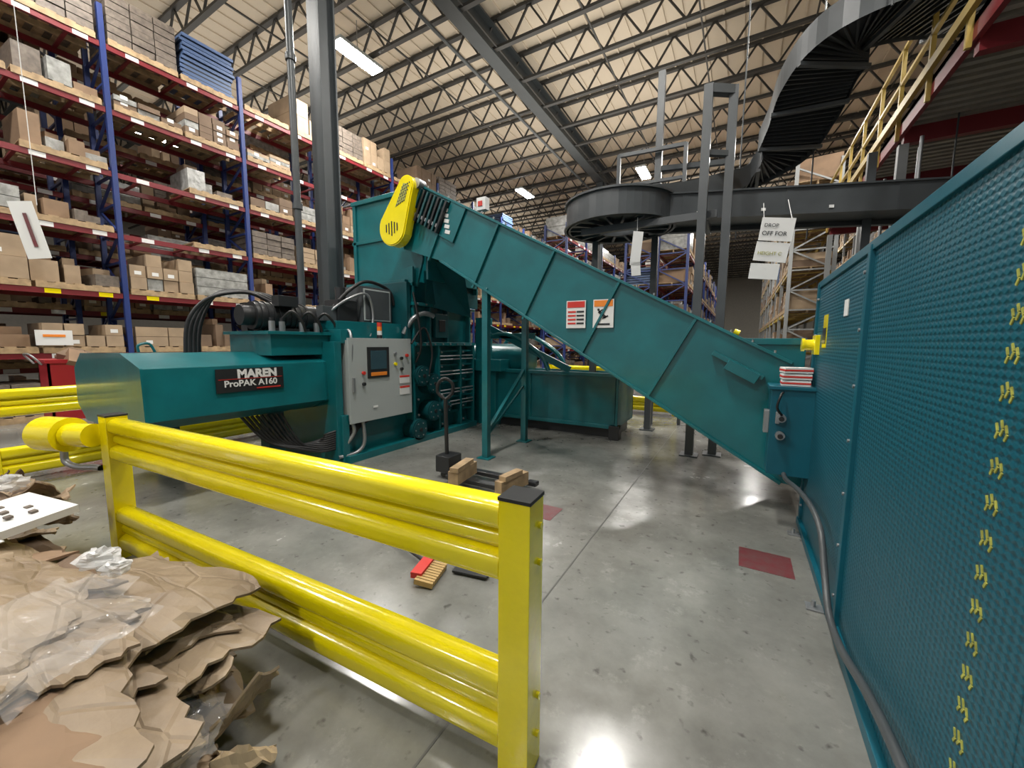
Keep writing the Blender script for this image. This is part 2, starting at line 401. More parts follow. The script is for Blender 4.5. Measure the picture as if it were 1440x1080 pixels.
# mezzanine on the right
b=MB()
b.box(2.0,5.0,4.2,15,5.12,5.2,'corr')
y=4.2
while y<15: b.box(2.05,5.0,y,y+.09,5.06,5.12,'corr'); y+=.19
for y in (4.3,6.6,8.9,11.2,13.5,14.9): b.box(2.05,5.0,y-.06,y+.06,4.82,5.06,'maroon')
b.box(2.0,2.06,4.2,15,4.95,5.2,'maroon'); b.box(4.9,5.0,4.2,15,4.82,5.06,'maroon')
b.box(1.9,1.96,4.2,15,5.2,5.32,'cream')
for y in (4.3,5.4,6.6,7.7,8.9,10,11.2,12.4,13.5,14.9):
    b.box(1.95,2.0,y-.025,y+.025,4.9,6.3,'cream')
for z in (5.75,6.28): b.box(1.95,2.0,4.2,15,z-.025,z+.025,'cream')
for y in (8.9,11.2,14.9): b.box(2.0,2.12,y-.06,y+.06,0,4.82,'whitepost')
for i in range(7): b.tube([(2.2+.1*(i%2),8.6+i*.45,4.8),(2.2+.1*(i%2),8.6+i*.45,0)],.025,'steel')
b.make('mezzanine_platform')

# ------------------------------------------------------------ guard rails
def railprof(h):
    pts=[]
    N=48
    for i in range(N+1):
        t=i/N
        v=0
        for c,w in ((0.19,0.18),(0.81,0.18),):
            d=abs(t-c)/w
            if d<1: v=max(v,(1-d**4)**0.6)
        d=abs(t-.5)/.09
        if d<1: v=max(v,.5*(1-d**4)**.5)
        pts.append((t*h,v))
    return pts
def rail(b,p0,p1,z0,h,out,amp=0.05):
    p0=Vector(p0);p1=Vector(p1);o=Vector(out); pr=railprof(h); vs=[]; n=len(pr)
    for p in (p0,p1):
        for dz,v in pr: q=p+o*(v*amp-0.012); vs.append((q.x,q.y,z0+dz))
    for p in (p0,p1):
        for dz,v in pr: q=p+o*(v*amp*-1.0-0.026); vs.append((q.x,q.y,z0+dz))
    fs=[(i,i+1,n+i+1,n+i) for i in range(n-1)]+[(2*n+i,3*n+i,3*n+i+1,2*n+i+1) for i in range(n-1)]
    fs+=[(0,n,3*n,2*n),(n-1,3*n-1,4*n-1,2*n-1)]
    for i in range(n-1): fs.append((i,2*n+i,2*n+i+1,i+1)); fs.append((n+i,n+i+1,3*n+i+1,3*n+i))
    b.add(vs,fs,'yellow',True)
def post(b,x,y,ang,w=.122,h=1.07):
    b.rbox((x,y,h/2),(w,w,h),(0,0,ang),'yellow')
    b.rbox((x,y,h+.005),(w+.006,w+.006,.014),(0,0,ang),'black')
def guard(name,A,B,z=((.06,.335),(.745,.315))):
    A=Vector((*A,0));B=Vector((*B,0)); d=(B-A).normalized(); ang=math.atan2(d.y,d.x)
    out=Vector((d.y,-d.x,0)); 
    b=MB(); post(b,A.x,A.y,ang); post(b,B.x,B.y,ang)
    e=.064
    for z0,h in z: rail(b,A+d*e+out*.02,B-d*e+out*.02,z0,h,out)
    for P in (A,B):
        for sgn in ((1,) if P==B else (-1,)):
            for zz in (.97,.83,.30,.14):
                q=P+d*sgn*.061+out*(-.02); b.cyl((q.x,q.y,zz),(q+d*sgn*.012)[:2]+(zz,),.013,'yellow',6)
    ob=b.make(name,bevel=0.004); return ob
guard('safety_guard_rail',(-3.95,.97),(-.65,1.19))
guard('safety_guard_rail',(-7.15,-2.6),(-7.15,.6))
guard('safety_guard_rail',(-7.15,.75),(-7.15,3.9))
guard('safety_guard_rail',(-7.1,7.6),(-4.6,8.6))
guard('safety_guard_rail',(-4.3,9.4),(-1.2,9.4))
b=MB()
b.cyl((-4.42,.72,.93),(-4.2,.80,.93),.125,'yellow',32); b.cyl((-4.2,.80,.93),(-4.03,.88,.93),.085,'yellow',24)
b.tube([(-4.3,.78,.82),(-4.3,.78,.72),(-4.22,.82,.68),(-4.1,.88,.68),(-4.03,.9,.68)],.022,'steel')
b.make('bumper_end_cap',bevel=.008)

# ------------------------------------------------------------ baler
b=MB()
prof=[(-6.62,1.30),(-6.35,1.47),(-5.15,1.49),(-4.68,1.36),(-4.66,.86),(-4.95,.74),(-6.35,.72),(-6.62,.9)]
b.prism(prof,1,1.36,3.25,'teal')
for yy in (1.35,3.15): 
    b.prism([((p[0]+5.65)*1.008-5.65,(p[1]-1.1)*1.015+1.1) for p in prof],1,yy,yy+.02,'teal')
b.box(-6.3,-6.1,1.9,2.1,0,.74,'tealdk'); b.box(-5.2,-5.0,2.6,2.8,0,.74,'tealdk')
b.tube([(-6.2,1.8,1.48),(-6.2,1.8,1.56),(-6.2,1.9,1.58),(-6.2,1.95,1.48)],.015,'teal')
# main chamber
b.box(-6.1,-4.62,3.25,6.25,.0,1.55,'teal')
b.box(-6.2,-4.5,3.2,3.3,.0,1.62,'teal'); b.box(-4.62,-4.46,3.25,3.35,0,.65,'teal')
b.box(-4.62,-4.40,3.3,6.2,0,.10,'teal')
for y in (4.55,5.15,5.75,6.15): b.box(-4.62,-4.45,y,y+.04,.1,1.6,'teal')
for z in (.35,.62,.9,1.2,1.45): b.box(-4.64,-4.50,5.2,6.2,z,z+.035,'teal')
for z in (.50,.56,.72,.78,1.05,1.11,1.32,1.38): b.cyl((-4.47,5.2,z),(-4.47,6.2,z),.014,'steel',8)
for y in (4.62,5.2,5.8):
    for z in (.2,.45,.7,.95,1.2,1.45): b.cyl((-4.45,y+.02,z),(-4.43,y+.02,z),.018,'steel',6)
# manifold block and reservoir
b.box(-5.7,-4.75,2.55,3.3,1.45,1.72,'teal'); b.box(-5.75,-4.7,2.5,3.35,1.70,1.74,'teal')
b.box(-5.9,-4.65,3.35,4.5,1.55,1.9,'teal')
b.box(-4.85,-4.5,3.3,3.5,1.6,1.78,'teal')
# upper shell
b.box(-6.0,-4.6,4.55,6.2,1.55,2.6,'teal')
b.box(-5.95,-4.52,4.5,4.58,1.55,2.55,'tealdk')
for y in (4.62,5.0,5.45,6.1): b.box(-4.62,-4.5,y,y+.04,1.55,2.8,'teal')
b.box(-4.62,-4.44,4.6,6.2,1.56,1.62,'teal'); b.box(-4.62,-4.44,4.6,6.2,2.2,2.25,'teal')
b.box(-4.62,-4.46,5.1,5.42,1.70,2.1,'tealdk'); b.box(-4.46,-4.45,5.18,5.34,1.8,2.0,'blackm')
for y in [4.65+.2*i for i in range(8)]: 
    b.cyl((-4.44,y,1.59),(-4.425,y,1.59),.018,'steel',6); b.cyl((-4.44,y,2.225),(-4.425,y,2.225),.018,'steel',6)
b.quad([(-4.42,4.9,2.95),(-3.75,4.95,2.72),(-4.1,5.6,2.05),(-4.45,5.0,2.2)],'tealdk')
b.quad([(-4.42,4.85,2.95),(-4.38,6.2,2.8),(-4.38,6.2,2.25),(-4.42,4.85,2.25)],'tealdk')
# hopper
b.prism([(-5.9,2.5),(-4.5,2.5),(-4.36,2.9),(-4.36,3.98),(-5.9,3.98)],1,4.7,4.74,'teal')
b.box(-5.94,-5.9,4.7,6.1,2.5,3.98,'teal'); b.box(-5.9,-4.3,6.06,6.1,2.5,3.98,'teal')
b.box(-4.34,-4.3,4.75,6.1,2.6,3.0,'teal')
b.box(-5.96,-4.3,4.66,4.70,3.93,4.0,'teal'); b.box(-5.96,-4.34,4.67,4.70,3.28,3.33,'teal')
b.box(-5.93,-5.86,4.67,4.70,2.5,3.95,'teal'); b.box(-5.9,-4.5,4.6,4.72,2.5,2.56,'teal')
for (y,z,r) in [(4.72,1.08,.17),(4.98,.93,.17),(4.98,.47,.17),(4.62,.22,.17),(5.3,.5,.12)]:
    b.cyl((-4.62,y,z),(-4.40,y,z),r,'tealdk',28); b.cyl((-4.40,y,z),(-4.385,y,z),r*.86,'tealdk',28)
    b.cyl((-4.385,y,z),(-4.36,y,z),.03,'blackm',12)
    for q in range(6):
        a=q*math.pi/3; b.cyl((-4.385,y+r*.65*math.cos(a),z+r*.65*math.sin(a)),(-4.375,y+r*.65*math.cos(a),z+r*.65*math.sin(a)),.012,'steel',6)
# discharge chute end
b.box(-4.5,-1.73,6.5,6.55,0.22,1.08,'teal'); b.box(-4.5,-1.73,7.55,7.6,0.22,1.08,'teal'); b.box(-1.78,-1.73,6.5,7.6,0.22,1.08,'teal')
b.box(-4.5,-1.68,6.44,6.6,1.06,1.12,'teal'); b.box(-4.5,-1.68,6.45,6.55,.18,.24,'teal')
b.box(-4.5,-1.73,6.5,7.6,.2,.24,'teal')
b.box(-4.5,-1.8,6.6,7.5,0,.2,'blackm')
for x in (-1.76,-3.4): b.box(x,x+.04,6.47,6.5,.22,1.08,'teal')
b.box(-1.85,-1.68,6.42,6.6,0,.24,'blackm')
b.box(-5.6,-3.9,6.25,7.8,1.08,1.3,'teal'); b.box(-5.3,-4.1,6.4,7.6,0,1.1,'teal')
b.cyl((-4.9,6.9,1.3),(-3.6,6.9,1.3),.30,'teal',28)
for y in (6.5,7.3):
    b.tube([(-4.6,y,1.3),(-4.3,y,1.72),(-3.8,y,1.76),(-3.2,y,1.42),(-3.0,y,1.1)],.045,'teal')
b.beam((-4.4,6.5,1.95),(-2.6,6.5,1.15),.06,.12,'teal'); b.beam((-4.4,6.5,1.75),(-3.3,6.5,1.75),.06,.1,'teal')
b.box(-4.5,-4.3,6.3,6.6,1.1,2.1,'teal')
baler=b.make('hydraulic_baler',bevel=0.006)
b=MB(); b.box(-4.664,-4.652,1.93,2.62,1.075,1.325,'black'); b.make('logo_plate',parent=baler)
text('MAREN',Vector((-4.65,2.13,1.225)),FX,.125,'white','logo_text',baler,bold=.006)
text('ProPAK A160',Vector((-4.65,2.0,1.135)),FX,.095,'white','model_text',baler,bold=.002)
b=MB(); b.box(-4.651,-4.648,1.95,2.6,1.212,1.217,'red'); b.box(-4.651,-4.648,2.32,2.58,1.095,1.108,'red'); b.make('logo_stripe',parent=baler)
# hydraulics
b=MB()
b.cyl((-5.15,2.55,1.93),(-5.15,3.35,1.93),.17,'blackm',28)
for i in range(9): b.cyl((-5.15,2.6+i*.07,1.93),(-5.15,2.615+i*.07,1.93),.185,'blackm',28)
b.cyl((-5.15,3.35,1.93),(-5.15,3.5,1.93),.12,'blackm',24); b.cyl((-5.15,2.42,1.93),(-5.15,2.55,1.93),.12,'blackm',20)
b.box(-5.3,-5.0,2.7,3.2,1.73,1.78,'blackm')
b.box(-5.05,-4.9,2.75,3.0,2.05,2.18,'blackm'); b.box(-5.5,-5.35,2.6,2.9,1.75,2.1,'blackm'); b.box(-5.0,-4.85,3.3,3.6,1.9,2.1,'dkgrey')
for (xx,yy) in [(-5.4,2.7),(-5.4,2.9),(-4.85,2.75),(-4.85,3.0),(-4.85,3.2),(-5.6,3.1),(-4.8,2.6)]:
    b.cyl((xx,yy,1.74),(xx,yy,1.86),.035,'steel',10); b.cyl((xx,yy,1.86),(xx,yy,1.9),.025,'blackm',8)
for k in range(3):
    b.tube([(-4.85,2.75+k*.22,1.88),(-4.72,2.8+k*.22,1.98),(-4.68,2.9+k*.22,1.86),(-4.7,2.95+k*.22,1.75)],.018,'black')
for k in range(4):
    o=k*.07
    b.tube([(-5.5-o,2.0+o,1.45),(-5.5-o,2.05+o,1.85),(-5.45-o,2.25+o,2.12+o*.5),(-5.35,2.6+o,2.22),(-5.25,2.85+o,2.12),(-5.2,3.0+o,2.05)],.022,'black')
b.tube([(-4.9,3.5,2.1),(-4.8,3.7,2.35),(-4.8,4.0,2.5),(-4.8,4.4,2.42),(-4.8,4.5,2.2)],.025,'black')
b.tube([(-4.9,3.4,2.0),(-4.75,3.6,2.2),(-4.7,3.9,2.3),(-4.7,4.0,2.0),(-4.66,3.9,1.7)],.018,'steel')
b.tube([(-4.6,4.5,1.75),(-4.5,4.6,1.98),(-4.45,4.8,2.08),(-4.42,5.0,2.05)],.04,'steel')
b.tube([(-4.45,4.6,1.3),(-4.38,4.65,1.55),(-4.4,4.62,2.0),(-4.48,4.6,2.4)],.018,'black')
b.tube([(-4.7,3.45,1.62),(-4.6,3.44,1.74),(-4.48,3.42,1.76),(-4.42,3.4,1.6),(-4.42,3.38,1.3)],.02,'steel')
# cooler
b.box(-5.25,-4.75,3.85,4.4,1.9,2.42,'dkgrey'); b.box(-4.76,-4.74,3.88,4.37,1.93,2.39,'ltgrey'); b.box(-4.745,-4.735,3.9,4.35,1.95,2.37,'dkgrey')
b.box(-5.1,-4.8,3.5,3.8,1.9,2.2,'blackm'); b.cyl((-4.95,3.65,2.2),(-4.95,3.65,2.38),.07,'blackm')
b.make('hydraulic_power_unit',parent=baler,bevel=.004)
b=MB()
for k in range(9):
    o=k*.045; b.tube([(-5.0+o*.5,2.3+o,.74),(-4.85+o*.4,2.5+o,.42-o*.3),(-4.7,2.8+o,.28+o*.2),(-4.6,3.1,.2+o*.6),(-4.5,3.4,.3+o*.5),(-4.5,3.55+o,.55)],.018,'black')
b.tube([(-4.44,3.55,.55),(-4.42,3.55,.25),(-4.45,3.45,.12),(-4.5,3.2,.1)],.025,'steel'); 
b.tube([(-4.46,3.4,.55),(-4.44,3.4,.4),(-4.5,3.3,.22)],.025,'steel')
b.make('cable_harness',parent=baler)
b=MB(); b.tube([(-4.36,4.42,1.6),(-4.4,4.75,1.85),(-4.38,4.9,1.5),(-4.38,4.86,1.2),(-4.45,4.8,.9)],.018,'black'); b.make('cable',parent=baler)
# control cabinet
b=MB()
b.box(-4.72,-4.43,3.36,4.42,.56,1.64,'ltgrey'); b.box(-4.43,-4.40,3.33,4.45,.53,1.67,'ltgrey')
b.box(-4.40,-4.385,3.62,4.0,1.12,1.55,'blackm'); b.box(-4.386,-4.38,3.67,3.95,1.24,1.5,'screen'); b.box(-4.386,-4.38,3.67,3.95,1.15,1.2,'orange')
for (y,z,c) in [(4.12,1.45,'steel'),(4.24,1.38,'blackm'),(4.35,1.42,'red'),(4.12,1.3,'yellow'),(4.24,1.22,'black'),(3.55,1.2,'red'),(3.55,1.05,'blackm')]:
    b.cyl((-4.40,y,z),(-4.37,y,z),.024,c,14)
b.box(-4.398,-4.39,4.2,4.4,1.0,1.12,'white');b.box(-4.396,-4.388,4.2,4.4,1.09,1.12,'red')
b.box(-4.398,-4.39,4.2,4.4,.83,.96,'white');b.box(-4.396,-4.388,4.2,4.4,.93,.96,'red')
b.box(-4.398,-4.39,3.7,3.78,.7,.73,'white')
b.box(-4.41,-4.37,3.37,3.40,.95,1.15,'steel')
b.cyl((-4.55,3.98,1.66),(-4.55,3.98,1.72),.04,'blackm',14)
b.cyl((-4.55,3.98,1.72),(-4.55,3.98,1.78),.035,'white',14);b.cyl((-4.55,3.98,1.78),(-4.55,3.98,1.84),.035,'orange',14);b.cyl((-4.55,3.98,1.84),(-4.55,3.98,1.9),.035,'red',14)
b.make('control_cabinet',parent=baler,bevel=.006)

# ------------------------------------------------------------ inclined conveyor
b=MB(); Y0,Y1=4.45,5.65
side=[(-4.62,3.50),(-4.25,3.93),(.42,1.45),(.55,1.38),(.62,.28),(.40,.30),(-3.78,2.78),(-4.5,3.02)]
b.prism(side,1,Y0,Y0+.03,'teal'); b.prism(side,1,Y1-.03,Y1,'teal')
b.add([(-4.5,Y0,3.02),(-3.78,Y0,2.78),(.40,Y0,.30),(.62,Y0,.28),(-4.5,Y1,3.02),(-3.78,Y1,2.78),(.40,Y1,.30),(.62,Y1,.28)],[(0,1,5,4),(1,2,6,5),(2,3,7,6)],'teal')
b.add([(-4.4,Y0,3.5),(.5,Y0,.9),(.5,Y1,.9),(-4.4,Y1,3.5)],[(0,1,2,3)],'black')
dx,dz=(.42+4.25),(1.45-3.93); Ln=math.hypot(dx,dz); ux,uz=dx/Ln,dz/Ln; nx,nz=uz,-ux
ang=math.atan2(dz,dx)
for yy in (Y0,Y1):
    b.beam((-4.25,yy,3.93),(.42,yy,1.45),.08,.03,'teal',up=(-uz,0,ux))
    b.beam((-3.78,yy,2.78),(.40,yy,.30),.08,.03,'teal',up=(-uz,0,ux))
for k in range(6):
    t=.75+k*.90
    if t>Ln-.1: break
    tx,tz=-4.25+ux*t,3.93+uz*t
    hgt=.88+k*.02
    b.beam((tx,Y0-.014,tz),(tx+nx*hgt,Y0-.014,tz+nz*hgt),.03,.04,'teal',up=(0,1,0))
for k in range(24):
    t=.3+k*.21; tx,tz=-4.25+ux*t,3.93+uz*t; b.cyl((tx,Y0-.02,tz+.02),(tx,Y0-.02,tz+.045),.012,'steel',6)
# head pulley/motor/chain take-up
b.cyl((-4.35,Y0-.02,3.5),(-4.35,Y1+.02,3.5),.16,'blackm',24)
b.box(-4.35,-3.75,Y0-.06,Y0,3.40,3.62,'blackm')
for i in range(8): b.rbox((-4.16+i*.065,Y0-.06,3.60-i*.036),(.035,.07,.44),(0,-ang,0),'blackm' if i%2 else 'tealdk')
b.rbox((-4.0,Y0-.05,3.36),(.5,.06,.05),(0,-ang,0),'steel')
b.cyl((-4.1,Y0-.14,3.86),(-4.1,Y0,3.86),.07,'steel',14)
b.rbox((-3.55,Y0-.02,3.28),(.28,.02,.5),(0,.5,0),'teal')
for i in range(5): b.rbox((-3.66+i*.008,Y0-.034,3.45-i*.075),(.09,.01,.05),(0,.3,0),'white')
b.box(-3.3,-3.15,Y0+.2,Y0+.3,3.45,3.62,'white'); b.box(-3.27,-3.2,Y0+.19,Y0+.2,3.5,3.57,'red')
# tail end body
b.box(.0,.52,Y0+.04,Y1,1.4,1.66,'teal')
b.box(.0,.52,Y0+.02,Y1,1.62,1.68,'teal')
b.rbox((-.02,Y0-.04,1.42),(.5,.08,.05),(0,-ang,0),'teal')
b.rbox((.02,Y0-.06,1.36),(.30,.10,.10),(0,-ang,0),'teal')
for t in (.2,.45): b.cyl((-.25+t*.9,Y0+.1,1.85-t*.5),(-.2+t*.9,Y0+.1,1.83-t*.5),.03,'yellow')
for (x,y) in [(-3.02,Y0+.03),(-3.02,Y1-.05)]:
    b.box(x-.045,x+.045,y-.045,y+.045,0,2.35,'teal'); b.box(x-.1,x+.1,y-.1,y+.1,0,.015,'teal')
b.beam((-3.02,Y0+.03,.35),(-3.02,Y1-.05,1.2),.05,.05,'teal'); b.beam((-3.02,Y0+.03,.30),(-3.02,Y1-.05,.95),.03,.03,'teal')
conv=b.make('inclined_belt_conveyor',bevel=.004)
b=MB()
c0=(-4.52,3.30);r0=.27;c1=(-4.24,3.82);r1=.15
def pill(c0,r0,c1,r1,N=18):
    a=math.atan2(c1[1]-c0[1],c1[0]-c0[0]); pts=[]
    for i in range(N+1):
        t=a+math.pi/2+math.pi*i/N; pts.append((c0[0]+r0*math.cos(t),c0[1]+r0*math.sin(t)))
    for i in range(N+1):
        t=a-math.pi/2+math.pi*i/N; pts.append((c1[0]+r1*math.cos(t),c1[1]+r1*math.sin(t)))
    return pts
b.prism(pill(c0,r0,c1,r1),1,Y0-.2,Y0-.06,'yellow')
b.prism(pill(c0,r0-.02,c1,r1-.02),1,Y0-.215,Y0-.2,'yellow')
for i in range(5):
    w=.13-abs(i-2)*.03; x=c0[0]-.12+i*.055; b.box(x,x+.02,Y0-.222,Y0-.214,c0[1]-w,c0[1]+w*.6,'blackm')
b.prism([(-4.44,3.56),(-4.24,3.64),(-4.18,3.84),(-4.27,3.86)],1,Y0-.219,Y0-.214,'dullyellow')
for i in range(5):
    for j in range(6): 
        x=-4.40+i*.035+j*.022; z=3.585+j*.045+i*.01; b.cyl((x,Y0-.222,z),(x,Y0-.218,z),.011,'blackm',6)
b.make('drive_guard',parent=conv,bevel=.006)
b=MB()
for x,top in ((-1.83,'red'),(-1.50,'orange')):
    b.box(x,x+.24,Y0-.022,Y0-.016,1.80,2.12,'white'); b.box(x+.012,x+.228,Y0-.026,Y0-.02,2.04,2.11,top)
for i in range(4):
    b.box(-1.81,-1.71,Y0-.026,Y0-.02,1.98-i*.045,2.0-i*.045,'red'); b.box(-1.70,-1.61,Y0-.026,Y0-.02,1.98-i*.045,2.0-i*.045,'blackm')
Yl=Y0-.024
b.rbox((-1.39,Yl,1.95),(.11,.006,.03),(0,.7,0),'blackm'); b.rbox((-1.355,Yl,1.92),(.07,.006,.016),(0,-.4,0),'blackm'); b.rbox((-1.41,Yl,1.99),(.06,.006,.014),(0,-.6,0),'blackm')
b.cyl((-1.435,Y0-.028,2.005),(-1.435,Y0-.02,2.005),.014,'blackm',10); b.box(-1.47,-1.3,Y0-.026,Y0-.02,1.83,1.85,'blackm')
b.make('warning_labels',parent=conv)

# ------------------------------------------------------------ enclosure on the right
b=MB(); X=.56
b.box(X,X+.06,-3,1.2,0,2.13,'meshpanel')
b.box(X,X+.06,1.2,2.70,0.06,2.12,'meshpanel')
b.box(X,X+.06,2.70,4.28,0,2.12,'tealenc')
b.box(X-.008,X,2.78,4.2,.30,2.08,'meshpanel')
b.box(X,X+1.5,4.22,4.28,0,2.12,'tealenc')
b.box(X-.015,X+.08,-3,4.30,2.10,2.15,'tealenc')
b.box(X-.03,X+.08,-3,4.30,0,.06,'tealenc')
for y in (4.25,2.70,-.6): b.box(X-.022,X+.02,y-.025,y+.025,0,2.13,'tealenc')
for y in (1.0,2.74,4.2): 
    for z in [i*.3+.2 for i in range(7)]: b.cyl((X-.028,y,z),(X-.012,y,z),.01,'steel',8)
for y in (4.0,2.9,1.7): 
    b.box(X-.12,X-.03,y-.04,y+.04,0,.012,'steel'); b.cyl((X-.08,y,0),(X-.08,y,.05),.012,'steel',8)
enc=b.make('infeed_enclosure',bevel=.003)
b=MB()  # added yellow decals standing in for a rail seen through the perforations
z=.1;i=0
while z<1.98:
    for k in range(3):
        y=1.385+k*.02
        b.rbox((X-.001,y,z+(k%2)*.01),(.003,.007,.02),(.5,0,0),'dullyellow'); b.rbox((X-.001,y+.002,z+.02+(k%2)*.01),(.003,.007,.02),(-.4,0,0),'dullyellow')
    z+=.093;i+=1
b.make('rail_glimpse_decals',parent=enc)
b=MB()
b.box(.25,.56,4.0,4.3,.50,1.25,'tealenc'); b.box(.23,.58,3.98,4.32,1.24,1.27,'tealenc')
b.box(.29,.32,3.97,4.0,.95,1.05,'steel')
for z in (1.0,.85): b.cyl((.33,3.95,z),(.33,4.0,z),.035,'steel',14); b.cyl((.33,3.92,z),(.33,3.95,z),.02,'black',10)
b.box(.21,.25,4.05,4.15,.85,1.05,'steel')
b.tube([(.33,3.97,1.22),(.31,3.9,1.2),(.29,3.9,1.1),(.33,3.95,1.03)],.01,'black')
b.make('disconnect_box',parent=enc,bevel=.004)
b=MB()
b.tube([(.38,4.02,.52),(.39,3.9,.50),(.44,3.6,.52),(.47,3.2,.54),(.49,2.95,.48),(.50,2.8,.3),(.50,2.6,.16),(.50,2.3,.17),(.50,1.9,.28),(.50,1.56,.34),(.50,1.2,.36),(.5,.6,.36)],.018,'dkgrey',10)
b.cyl((.38,4.02,.5),(.36,4.06,.53),.03,'steel'); b.make('flexible_conduit',parent=enc)
b=MB(); b.cyl((.46,4.1,1.62),(.56,4.1,1.62),.045,'yellow',20); b.cyl((.44,4.1,1.62),(.46,4.1,1.62),.055,'yellow',20); b.box(.52,.56,4.02,4.17,1.54,1.70,'yellow'); b.make('pull_switch',parent=enc,bevel=.004)
b=MB(); b.box(.548,.552,3.75,3.9,1.6,1.85,'yellow'); b.box(.545,.548,3.76,3.89,1.63,1.75,'blackm'); b.box(.545,.55,3.1,3.2,1.8,1.9,'white'); b.make('caution_label',parent=enc)
b=MB()
for i in range(3): b.rbox((.42,4.12,1.295+i*.055),(.20,.15,.045),(0,0,.1*i),'white'); b.rbox((.42,4.12,1.295+i*.055),(.204,.154,.015),(0,0,.1*i),'red')
b.make('label_roll_stack',parent=enc)

# ------------------------------------------------------------ overhead conveyor
b=MB()
cx,cy=-1.92,6.85; zb,zt=3.53,3.95
def arcwall(b,cx,cy,r,a0,a1,z0,z1,th,m,N=48):
    vs=[];
    for i in range(N+1):
        a=a0+(a1-a0)*i/N
        for rr,zz in ((r,z0),(r+th,z0),(r+th,z1),(r,z1)): vs.append((cx+rr*math.cos(a),cy+rr*math.sin(a),zz))
    fs=[]
    for i in range(N):
        for k in range(4): fs.append((i*4+k,i*4+(k+1)%4,(i+1)*4+(k+1)%4,(i+1)*4+k))
    b.add(vs,fs,m,False)
T=2*math.pi
arcwall(b,cx,cy,.84,0,T,zb,zt,.03,'dkgrey'); arcwall(b,cx,cy,.81,0,T,zt-.03,zt,.10,'dkgrey'); arcwall(b,cx,cy,.81,0,T,zb,zb+.03,.10,'dkgrey')
arcwall(b,cx,cy,.35,0,T,zb+.08,zb+.12,.5,'dkgrey'); arcwall(b,cx,cy,.33,0,T,zb,zt-.1,.03,'dkgrey')
for i in range(16):
    a=T*i/16; b.beam((cx+.35*math.cos(a),cy+.35*math.sin(a),zb+.03),(cx+.85*math.cos(a),cy+.85*math.sin(a),zb+.03),.04,.05,'dkgrey')
A=Vector((-1.25,6.62,0)); B=Vector((4.2,8.62,0)); d=(B-A).normalized(); n=Vector((-d.y,d.x,0))
for off in (0,.75):
    p=A+n*off; q=B+n*off
    b.beam((p.x,p.y,3.73),(q.x,q.y,3.73),.04,.40,'dkgrey'); 
    for zz in (3.54,3.92): b.beam((p.x,p.y,zz),(q.x,q.y,zz),.1,.025,'dkgrey')
    for k in range(4):
        r=p+d*(.4+k*1.44); b.beam((r.x,r.y,3.54),(r.x,r.y,3.92),.05,.08,'dkgrey',up=tuple(d))
p=A+n*.375;q=B+n*.375; b.beam((p.x,p.y,3.62),(q.x,q.y,3.62),.75,.03,'dkgrey')
for k in range(3):
    r=A+d*(.6+k*.9)-n*.03; b.rbox((r.x,r.y,3.62),(.06,.01,.04),(0,0,math.atan2(d.y,d.x)),'white')
# curved incline feeding it : trough with side skirts and ribbed underside
P=[(-1.75,7.35,3.98),(-1.3,7.8,4.1),(-.8,8.3,4.32),(-.24,8.85,4.62),(.36,8.85,4.98),(.63,8.27,5.28),(.76,7.55,5.5),(1.08,7.12,5.70),(1.76,7.42,5.95),(2.9,8.4,6.24),(3.9,9.5,6.5)]
P=[Vector(p) for p in P]; Q=[]
for i in range(len(P)-1):
    a=P[max(i-1,0)];bb=P[i];c=P[i+1];dd=P[min(i+2,len(P)-1)]
    for k in range(10):
        t=k/10; Q.append(0.5*((2*bb)+(c-a)*t+(2*a-5*bb+4*c-dd)*t*t+(3*bb-a-3*c+dd)*t**3))
W=.44; vs=[];fs=[]
for i,p in enumerate(Q):
    t=(Q[min(i+1,len(Q)-1)]-Q[max(i-1,0)]).normalized()
    s=Vector((-t.y,t.x,0)).normalized()
    u=Vector((0,0,1))
    for pt in (p-s*W,p+s*W,p-s*W+u*.26,p+s*W+u*.26,p-s*(W+.04)+u*.26,p+s*(W+.04)+u*.26,p-s*(W+.04)-u*.10,p+s*(W+.04)-u*.10): vs.append(pt)
    if i%1==0:
        b.beam(p-s*(W+.02)-u*.03,p+s*(W+.02)-u*.03,.025,.06,'chute')
    if i%10==5:
        b.beam(p-s*(W+.06)-u*.13,p+s*(W+.06)-u*.13,.06,.05,'dkgrey')
for i in range(len(Q)-1):
    o=i*8;q=o+8
    for a_,b_ in ((0,1),(0,2),(1,3)): fs.append((o+a_,o+b_,q+b_,q+a_))
b.add(vs,fs,'chute',False); fs=[]
for i in range(len(Q)-1):
    o=i*8;q=o+8
    for a_,b_ in ((4,6),(5,7),(2,4),(3,5)): fs.append((o+a_,o+b_,q+b_,q+a_))
b.add(vs,fs,'dkgrey',False)
ohc=b.make('overhead_conveyor')
b=MB()
for (x,y,zt_) in [(-.57,6.15,5.05),(-.28,6.35,5.05),(-1.45,7.6,6.3),(1.6,8.4,4.6),(-2.45,7.3,3.5)]:
    w=.055; b.box(x-w,x+w,y-w,y+w,0,zt_,'dkgrey'); b.box(x-.12,x+.12,y-.12,y+.12,0,.02,'dkgrey')
b.beam((-.57,6.15,5.0),(-.28,6.35,5.0),.11,.11,'dkgrey'); b.beam((-.57,6.15,4.2),(-.28,6.35,4.2),.07,.07,'dkgrey')
b.beam((-1.45,7.6,4.7),(-.28,7.9,4.7),.08,.08,'dkgrey')
for (x,y) in [(-2.1,7.4),(-1.0,7.5)]: b.box(x-.03,x+.03,y-.03,y+.03,3.9,5.0,'dkgrey')
b.beam((-2.1,7.4,4.98),(-1.0,7.5,4.98),.06,.06,'dkgrey'); b.beam((-2.1,7.4,4.45),(-1.0,7.5,4.45),.05,.05,'dkgrey')
